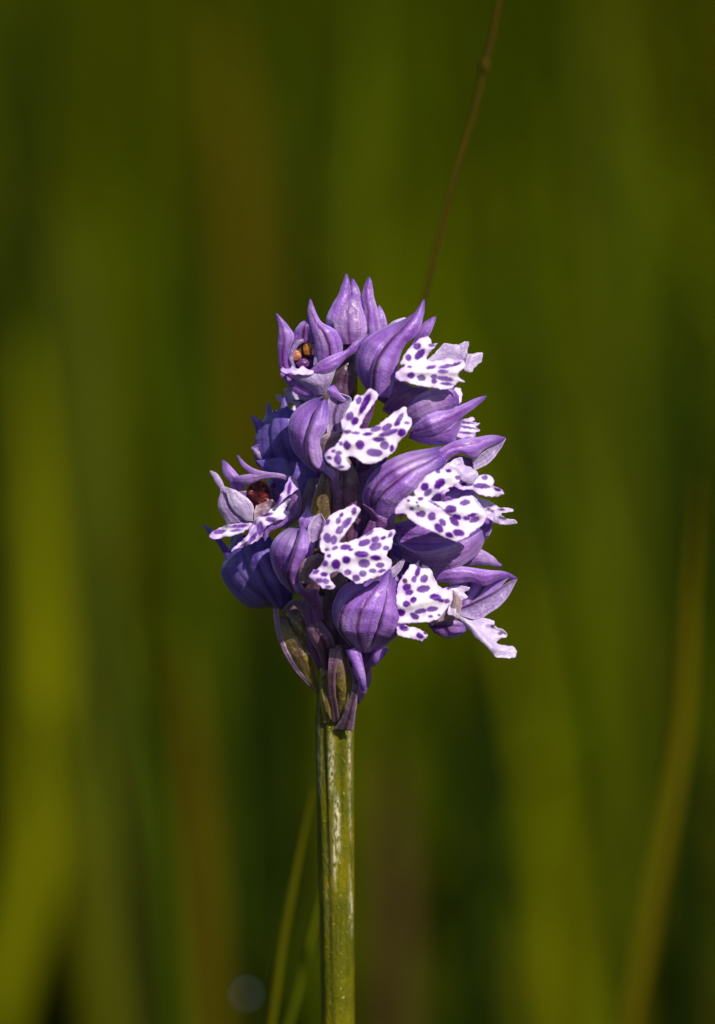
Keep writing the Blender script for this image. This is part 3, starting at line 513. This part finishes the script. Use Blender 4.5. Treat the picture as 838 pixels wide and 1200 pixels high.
# --- flower 12, bottom centre, hood seen from behind, lip to the right
f = tube('flower', orchid, 'R8', [(500, 880, 22), (505, 760, 30), (512, 600, 42), (505, 480, 46), (500, 380, 40)], (2.5, 8, 11.5, 10, 8), 'ovary', rib=.16, twist=.8, zs=.6); FL.append(f)
tube('spur', f, 'R8', [(590, 400, 56), (630, 520, 60), (655, 620, 56), (662, 678, 50)], (9, 6.5, 5.5, 3), 'sepal', rib=.03)
tube('spur', f, 'R8', [(790, 380, 50), (755, 450, 50), (722, 512, 46)], (9, 7, 3), 'sepal', rib=.03)
patch('bract', f, 'R8', [(465, 940), (520, 860), (560, 760), (592, 640), (570, 520)], [(592, 950), (604, 860), (622, 720), (636, 640), (645, 540)], [26, 40, 46, 44], [4, 7, 5, 2], mat='bract', pale=.25, rim=.5)
patch('bract', f, 'R8', [(455, 900), (445, 800), (428, 700), (425, 560), (440, 400)], [(505, 890), (490, 800), (478, 700), (475, 560), (520, 400)], [26, 44, 52, 52], 2, mat='bract', rim=.3)
sheet('lip', f, 'R7', [(78, 290), (105, 230), (132, 190), (150, 160), (180, 150), (205, 130), (225, 150), (270, 182), (290, 230), (312, 272), (340, 292), (372, 284), (396, 302), (396, 350), (380, 392), (350, 430), (320, 462), (270, 485), (200, 494), (125, 500), (150, 514), (200, 526), (240, 550), (258, 567), (232, 590), (215, 601), (150, 582), (85, 565), (70, 500), (72, 400)],
      [(195, 198, 28, 12, -75), (175, 240, 16, 12, -75), (232, 237, 22, 17, -60), (228, 297, 34, 17, -8), (132, 287, 22, 17, -25), (147, 318, 20, 12, -10), (170, 360, 17, 14, -45), (130, 383, 18, 14), (98, 432, 22, 18, 20), (177, 453, 25, 14, 35), (212, 425, 30, 11, -8), (278, 413, 30, 12, -8), (297, 345, 30, 15, 8), (330, 363, 15, 9, 15), (363, 368, 14, 9), (373, 292, 10, 8), (270, 455, 10, 5), (318, 448, 8, 5), (115, 523, 24, 14, 20), (207, 567, 20, 12, 30), (240, 550, 9, 7), (212, 150, 8, 16, 0)],
      z=70, g=(-.22, .25), arch=6, brown=[(123, 250, 13, 12)], folds=((100, 400, 350, 340, 4, 7), (80, 510, 240, 500, -5, 2)))
patch('sepal', f, 'R6', [(500, 905), (405, 790), (370, 690), (392, 595), (450, 530), (560, 512), (620, 500)], [(540, 900), (450, 800), (430, 700), (470, 640), (540, 580), (620, 520)], [56, 74, 78, 70, 60], [6, 13, 11, 4], veins=((.85, .5),), tilt=(-22, 2))
patch('sepal', f, 'R6', [(510, 905), (415, 800), (400, 720), (432, 650), (510, 580), (590, 525), (640, 470)], [(572, 905), (605, 800), (642, 680), (664, 590), (690, 450)], [58, 84, 92, 84, 66], [4, 8, 8, 3], veins=((.06, .8), (.5, .7)), tilt=(-4, 0))
patch('sepal', f, 'R6', [(550, 905), (600, 800), (638, 680), (658, 590), (688, 450)], [(600, 900), (700, 835), (748, 760), (738, 660), (727, 560), (705, 480)], [58, 82, 90, 84, 66], [6, 12, 10, 4], veins=((.06, 1.), (.6, .3)), tilt=(2, -16))
patch('petal', f, 'R6', [(600, 520), (640, 470), (700, 440), (755, 395)], [(640, 540), (700, 500), (740, 460), (768, 402)], [64, 66, 64], 2, mat='frost', pale=.5, veins=())

# --- lowest bracts and the ovary they hold, left of the stem
f = patch('flower', orchid, 'R8', [(352, 700), (250, 560), (165, 420), (105, 290), (90, 180)], [(360, 690), (352, 590), (345, 470), (290, 350), (200, 200)], [14, 22, 24, 18, 4], [3, 9, 9, 5], mat='ovary', veins=((.35, .5), (.7, .6))); FL.append(f)
patch('bract', f, 'R8', [(355, 705), (218, 562), (126, 422), (76, 282), (58, 130)], [(358, 695), (245, 560), (160, 420), (110, 280), (92, 130)], [14, 22, 24, 20, 12], 3, mat='bract', pale=.45, rim=.6)
patch('bract', f, 'R8', [(400, 560), (360, 430), (305, 330), (265, 200), (190, 100), (130, 160)], [(450, 560), (465, 350), (395, 240), (330, 130), (200, 72), (115, 150)], [20, 40, 46, 38, 26], [4, 8, 4, 1], mat='bract', pale=.15, rim=.5)
tube('ovary', f, 'R8', [(340, 420, 20), (270, 300, 22), (215, 200, 18), (180, 140, 8)], (5, 9, 9, 6), 'ovary', rib=.12)
patch('bract', f, 'R8', [(400, 900), (380, 760), (370, 600), (380, 420)], [(440, 900), (440, 760), (430, 600), (450, 420)], [20, 24, 24, 10], 5, mat='ovary', veins=((.5, .6),))

# --- blooms on the far side of the spike: copies of the near ones turned round the stem
def copy_flower(src, ang, dz, sc):
    ax = Vector((at(408, 600, 0)[0], 0, 0))
    Mx = Matrix.Translation(Vector((0, 0, dz))) @ Matrix.Translation(ax) @ Matrix.Rotation(R_(ang), 4, 'Z') @ Matrix.Scale(sc, 4) @ Matrix.Translation(-ax) 
    zc = sum((v.co.z for v in src.data.vertices)) / len(src.data.vertices)
    Mx = Matrix.Translation(Vector((0, 0, zc * (1 - sc)))) @ Mx
    c = src.copy(); scene.collection.objects.link(c); c.parent = orchid; c.matrix_local = Mx
    for ch in list(src.children):
        d = ch.copy(); scene.collection.objects.link(d); d.parent = c
# FL: 0 f1, 1 f2, 2 f3, 3 f4, 4 f6, 5 f5, 6 f9, 7 f8, 8 f14, 9 f7, 10 f11, 11 f10, 12 f13, 13 f12
for src, ang, dz, sc in ((5, 165, .001, .62), (11, 165, .000, .80), (7, 178, .003, .62), (13, 160, .003, .8), (11, 200, -.003, .7),
                         (2, 165, -.002, .6), (2, 140, -.006, .6)):
    copy_flower(FL[src], ang, dz, sc)

# ------------------------------------------------------------------ ground and meadow
gs = 600.
n = 60; t = np.sign(np.linspace(-1, 1, n)) * np.abs(np.linspace(-1, 1, n)) ** 4 * gs
gx, gy = np.meshgrid(t, t); gz = -.004 + .006 * np.sin(gx * 2.1) * np.cos(gy * 1.7) * (np.hypot(gx, gy) < 30) - .004
idx = np.arange(n * n).reshape(n, n)
g_ = meshobj('ground', np.stack([gx, gy, gz], -1).reshape(-1, 3), np.stack([idx[:-1, :-1], idx[:-1, 1:], idx[1:, 1:], idx[1:, :-1]], -1).reshape(-1, 4), M['soil'])
g_['kind'] = 'structure'

PAL = np.array([(.076, .086, .0005), (.060, .080, .0005), (.040, .066, .0005), (.026, .044, .0005), (.085, .062, .001), (.12, .125, .0005)])
def meadow(name, n, xr, yr, hr, wr, keep=None, seed=1, clump=.5, palw=(.2, .25, .25, .15, .1, .05)):
    r = np.random.default_rng(seed); k = 7
    x = r.uniform(*xr, n); y = r.uniform(*yr, n)
    if keep is not None: m_ = keep(x, y, r); x, y = x[m_], y[m_]; n = len(x)
    h = r.uniform(*hr, n) * (.7 + .3 * np.sin(x * 5 + y * 3) * np.cos(y * 4)); w = r.uniform(*wr, n)
    a = r.uniform(0, 6.28, n); lean = np.abs(r.normal(0, .36, n)); face = r.normal(0, .9, n)
    t = np.linspace(0, 1, k)[None]
    off = (lean * h)[:, None] * t ** 2.2
    cx = x[:, None] + np.cos(a)[:, None] * off; cy = y[:, None] + np.sin(a)[:, None] * off; cz = h[:, None] * (t - .12 * lean[:, None] * t ** 2) - .01
    ww = w[:, None] * (1 - t ** 2.5) * (.7 + .3 * np.sin(t * 3)) * .5 + .0001
    dx = np.cos(face)[:, None] * ww; dy = np.sin(face)[:, None] * ww
    Lf = np.stack([cx - dx, cy - dy, cz], -1); Rt_ = np.stack([cx + dx, cy + dy, cz], -1)
    Md = np.stack([cx - np.sin(face)[:, None] * ww * .35, cy + np.cos(face)[:, None] * ww * .35, cz], -1)
    V = np.stack([Lf, Md, Rt_], 2).reshape(-1, 3)              # n,k,3 corners: a shallow keeled blade
    b = (np.arange(n) * k * 3)[:, None, None] + (np.arange(k - 1) * 3)[None, :, None]
    F = np.concatenate([b + np.array([0, 3, 4, 1]), b + np.array([1, 4, 5, 2])], 1).reshape(-1, 4)
    pn = np.array([1.3 * mnoise.noise(Vector((p_ * 8., q_ * 2.0, seed))) for p_, q_ in zip(x, y)])
    pick = np.clip((np.searchsorted(np.cumsum(palw), r.uniform(0, 1, n))), 0, 5)
    col = PAL[pick] * np.clip(.95 + 1.9 * pn, .15, 2.4)[:, None] * r.uniform(.75, 1.25, n)[:, None]
    tip = np.linspace(.85, 1.15, k)[None, :, None]
    C = np.repeat((col[:, None] * tip)[:, :, None], 3, 2).reshape(-1, 3)
    me = bpy.data.meshes.new(name); me.vertices.add(len(V)); me.vertices.foreach_set('co', V.ravel())
    me.loops.add(F.size); me.loops.foreach_set('vertex_index', F.ravel().astype(np.int32))
    me.polygons.add(len(F)); me.polygons.foreach_set('loop_start', np.arange(0, F.size, 4, dtype=np.int32))
    me.polygons.foreach_set('use_smooth', np.ones(len(F), bool)); me.update(calc_edges=True)
    ca = me.color_attributes.new('hue', 'FLOAT_COLOR', 'POINT'); c4 = np.ones((len(V), 4), np.float32); c4[:, :3] = C
    ca.data.foreach_set('color', c4.ravel()); me.materials.append(M['grass'])
    o = link(bpy.data.objects.new(name, me)); o['kind'] = 'stuff'; return o
cone = lambda x, y, r: ~((np.abs(x) < .06 + (0 - y) * .0) & (y < .12) & (y > -.75))
thing(meadow('meadow_grass', 26000, (-1.6, 1.6), (.50, 3.2), (.16, .34), (.003, .0065), seed=3), 'deep blurred green meadow grass filling the background behind the orchid', 'grass')
thing(meadow('distant_grass', 22000, (-4, 4), (3.2, 9.), (.25, .50), (.006, .014), seed=4), 'far olive grass at the back of the meadow, wholly out of focus', 'grass')
thing(meadow('short_grass', 9000, (-1.2, 1.2), (-.9, .50), (.03, .10), (.002, .004), seed=5), 'short grass at the foot of the orchid, below the picture', 'grass')
thing(meadow('horizon_grass', 16000, (-22, 22), (9., 40), (.35, .7), (.03, .07), seed=6), 'tall grass towards the horizon beyond the meadow', 'grass')

# blades and stalks that the blur still lets one tell apart
def stalk(name, pts, yb, w, col, label, cat, group=None, flat=True, kink=None):
    """pts in photograph pixels, from the top down; yb metres behind the orchid; width in mm"""
    P = cr(np.array(pts, float), 40); zz = np.full(len(P), -yb / S)
    W = at(P[:, 0], P[:, 1], zz)
    d = W[-1] - W[-6]; d = d / (abs(d[2]) + 1e-9); k = 24; hgt = W[-1][2] + .005
    tt = np.linspace(0, 1, k + 1)[1:, None]
    low = W[-1] + np.array([d[0] * hgt, 0, -hgt]) * tt - np.array([d[0] * hgt * .5, 0, 0]) * tt ** 2
    W = np.vstack([W, low]); n_ = len(W); u = np.linspace(0, 1, n_)
    if np.isscalar(w): ww = w * (.12 + .88 * np.clip(u / .30, 0, 1) ** .7)
    else: ww = np.interp(u, np.linspace(0, 1, len(w)), w)
    ww = ww[:, None] / 1000 / 2; th = np.linspace(0, 2 * np.pi, 12, endpoint=False)
    dp = .22 if flat else 1.
    V = W[:, None] + np.stack([np.cos(th)[None] * ww, np.sin(th)[None] * ww * dp, 0 * th[None] * ww], -1)
    V[..., 1] += (np.cos(th)[None] ** 2) * ww * (.5 if flat else 0)
    idx = np.arange(n_ * 12).reshape(n_, 12); nx = np.roll(idx, -1, 1)
    F = [tuple(f) for f in np.stack([idx[:-1], idx[1:], nx[1:], nx[:-1]], -1).reshape(-1, 4)] + [tuple(idx[0]), tuple(idx[-1][::-1])]
    key = 'leaf%s' % (col,)
    if key not in M: M[key] = plain_leaf('grass_blade' if flat else 'dry_stalk', col, tuple(c_ * .7 for c_ in col))
    o = meshobj(name, V.reshape(-1, 3), F, M[key])
    org = Vector(W[-1]); o.data.transform(Matrix.Translation(-org)); o.location = org
    thing(o, label, cat, group); return o
GB = 'blurred grass blades and stalks behind the orchid'
YG, OL, GR, BR = (.18, .19, .0005), (.075, .095, .0005), (.05, .085, .0005), (.085, .065, .001)
stalk('grass_stalk', [(592, -60), (585, 0), (578, 40), (568, 78), (556, 130), (540, 182), (520, 255), (504, 320), (488, 390), (462, 480), (436, 600), (415, 720), (398, 850), (394, 1000), (394, 1200)], .035, [.55, .5, .45, .45, .45, .5, .6], (.07, .045, .004), 'thin reddish-brown grass stalk with a small node, rising behind the top of the orchid', 'grass stalk', GB, flat=False)
nodep = at(568, 78, -.035 / S)
nd = meshobj('stalk_node', *(lambda bm: (lambda r: ([tuple(v.co) for v in bm.verts], [[v.index for v in f_.verts] for f_ in bm.faces]))(bmesh.ops.create_uvsphere(bm, u_segments=12, v_segments=8, radius=1)))(bmesh.new()), M["leaf(0.07, 0.045, 0.004)"])
st0 = bpy.data.objects['grass_stalk']; nd.parent = st0; nd.location = Vector(nodep) - st0.location; nd.scale = (.0005, .0005, .0009)
stalk('grass_stalk', [(366, 925), (358, 965), (345, 1030), (330, 1110), (318, 1200)], .035, .8, (.105, .105, .001), 'thin yellow-green grass stalk leaning left of the orchid stem', 'grass stalk', GB, flat=False)
stalk('grass_stalk', [(376, 1040), (368, 1080), (354, 1140), (338, 1200)], .04, .75, (.09, .11, .001), 'short thin green stalk closest to the orchid stem at the bottom', 'grass stalk', GB, flat=False)
stalk('dry_stalk', [(816, 560), (813, 640), (808, 700), (804, 780), (795, 880), (778, 980), (758, 1090), (738, 1200)], .13, [.15, 1.5, 2.2, 2.4, 2.5, 2.6, 2.6], (.125, .105, .001), 'yellow-brown dry stalk bending left down the right edge', 'dry stalk', GB, flat=False)
stalk('grass_stalk', [(28, 400), (34, 500), (40, 600), (46, 750), (44, 880), (30, 1040), (-10, 1200)], .45, 8, YG, 'broad bright yellow-green blade at the left edge', 'grass blade', GB)
stalk('grass_stalk', [(52, 820), (66, 900), (86, 1000), (104, 1100), (120, 1200)], .42, 6, (.085, .09, .0005), 'olive blade low at the left, below the bright left-edge blade', 'grass blade', GB)
stalk('grass_stalk', [(66, 250), (80, 330), (92, 430), (104, 560)], .5, 3.5, (.075, .09, .008), 'dull grey-green narrow blade at the upper left of the bright blade', 'grass blade', GB)
stalk('grass_stalk', [(100, 260), (112, 360), (122, 480), (120, 600), (112, 760)], .55, 7, OL, 'olive blade just right of the bright left-edge blade', 'grass blade', GB)
stalk('grass_stalk', [(150, 740), (165, 820), (182, 930), (196, 1050), (208, 1200)], .22, 2.6, GR, 'narrow green blade curving beside the brown stalk at lower left', 'grass blade', GB)
stalk('dry_stalk', [(215, 740), (220, 840), (228, 950), (236, 1080), (242, 1200)], .32, 5.5, BR, 'broad brown dry leaf at lower left between the stem and the left blades', 'dry leaf', GB)
stalk('dry_stalk', [(262, 20), (268, 120), (276, 240), (284, 380), (290, 520)], .65, 9, BR, 'brown withered leaf above and left of the flower spike', 'dry leaf', GB)
stalk('grass_stalk', [(430, -40), (428, 60), (422, 180), (416, 300), (412, 420)], .5, 5, OL, 'yellow-green blade rising behind the tip of the spike', 'grass blade', GB)
stalk('grass_stalk', [(610, 330), (640, 450), (680, 580), (715, 700), (735, 850), (730, 1000), (715, 1200)], .5, 7, OL, 'broad olive blade sloping down right of the spike', 'grass blade', GB)
stalk('grass_stalk', [(620, 1060), (620, 1120), (618, 1220)], .45, 5, (.085, .09, .0005), 'low wide yellow-green leaf at the bottom right of the stem', 'grass blade', GB)
stalk('dry_stalk', [(455, 880), (458, 960), (462, 1080), (462, 1200)], .4, 5, (.075, .045, .012), 'dull brown leaf just right of the orchid stem', 'dry leaf', GB)
stalk('grass_stalk', [(205, 240), (212, 380), (222, 520), (232, 700)], .6, 7, GR, 'dark green blade left of the spike', 'grass blade', GB)
stalk('grass_stalk', [(700, -60), (705, 120), (712, 300), (722, 480)], .7, 8, (.07, .085, .002), 'green blade at the upper right behind the thin stalk', 'grass blade', GB)
stalk('grass_stalk', [(575, 560), (600, 720), (628, 860), (640, 1000)], .65, 6, (.05, .068, .0005), 'olive blade emerging below the right flowers', 'grass blade', GB)

SHADE_GAP = (.012, .024, .0004)  # near-black green of added leaves that stand in for shadow gaps in the grass
for pts_, yb_, w_, lb_ in (([(590, 250), (598, 360), (612, 480), (618, 640), (605, 800), (590, 1000), (585, 1200)], .6, 9, 'added dark leaf in place of a shadow gap right of the spike'),
                           ([(812, 300), (806, 420), (800, 560), (800, 700)], .6, 9, 'added dark leaf in place of a shadow gap at the right edge above the dry stalk'),
                           ([(300, 640), (304, 760), (306, 880), (300, 1000), (296, 1200)], .5, 8, 'added dark leaf in place of a shadow gap left of the stem between the brown leaf and the thin stalks'),
                           ([(815, 880), (822, 980), (818, 1100), (815, 1200)], .4, 7, 'added dark leaf in place of a shadow gap in the lower right corner beside the dry stalk'),
                           ([(535, 800), (545, 900), (560, 1010), (560, 1200)], .45, 8, 'added dark leaf in place of a shadow gap between the dull brown leaf and the low bright leaf'),
                           ([(30, -60), (22, 60), (12, 200), (6, 340)], .7, 9, 'added dark leaf in place of a shadow gap in the upper left corner'),
                           ([(345, 60), (352, 160), (356, 260), (350, 420)], .62, 6, 'added dark leaf in place of a shadow gap above the top flowers beside the brown leaf')):
    stalk('grass_stalk', pts_, yb_, w_, SHADE_GAP, lb_, 'grass blade', GB)
# added pale flower shape standing in for a dewdrop's blurred glint, low left of the stem
def dew_glint(qx, qy, yb, r, label):
    c0 = Vector(at(qx, qy, -yb / S))
    if 'glintw' not in M: M['glintw'] = plain_leaf('glint_pale_blue', (.42, .46, .66), (.60, .60, .75), sc=900); M['glintst'] = plain_leaf('glint_stalk', (.04, .06, .003), (.05, .05, .004))
    root = thing(link(bpy.data.objects.new('dew_glint', None)), label, 'stand-in glint'); root.location = (c0.x, c0.y, 0)
    rc = Vector((0, 0, c0.z))
    for i in range(5):
        bm = bmesh.new(); bmesh.ops.create_uvsphere(bm, u_segments=10, v_segments=8, radius=1)
        mx = Matrix.Translation(rc) @ Matrix.Rotation(i * 2 * math.pi / 5, 4, 'Y') @ Matrix.Translation((0, 0, r * .55)) @ Matrix.Diagonal((r * .34, r * .12, r * .5, 1))
        bm.transform(mx); me = bpy.data.meshes.new('petal'); bm.to_mesh(me); bm.free(); me.materials.append(M['glintw']); link(bpy.data.objects.new('petal', me), root)
    bm = bmesh.new(); bmesh.ops.create_cone(bm, segments=8, radius1=.0004, radius2=.0003, depth=c0.z, cap_ends=True); bm.transform(Matrix.Translation((0, .0006, c0.z / 2)))
    me = bpy.data.meshes.new('stalk'); bm.to_mesh(me); bm.free(); me.materials.append(M['glintst']); link(bpy.data.objects.new('stalk', me), root)
dew_glint(289, 1165, .17, .00036, 'added pale blue flower shape for a dewdrop glint, blurred to a disc at the bottom left of the stem')
#dew_glint(290, 1008, .26, .00028, 'added flower shape for a fainter dewdrop glint, blurred to a dim disc above the pale blue one')
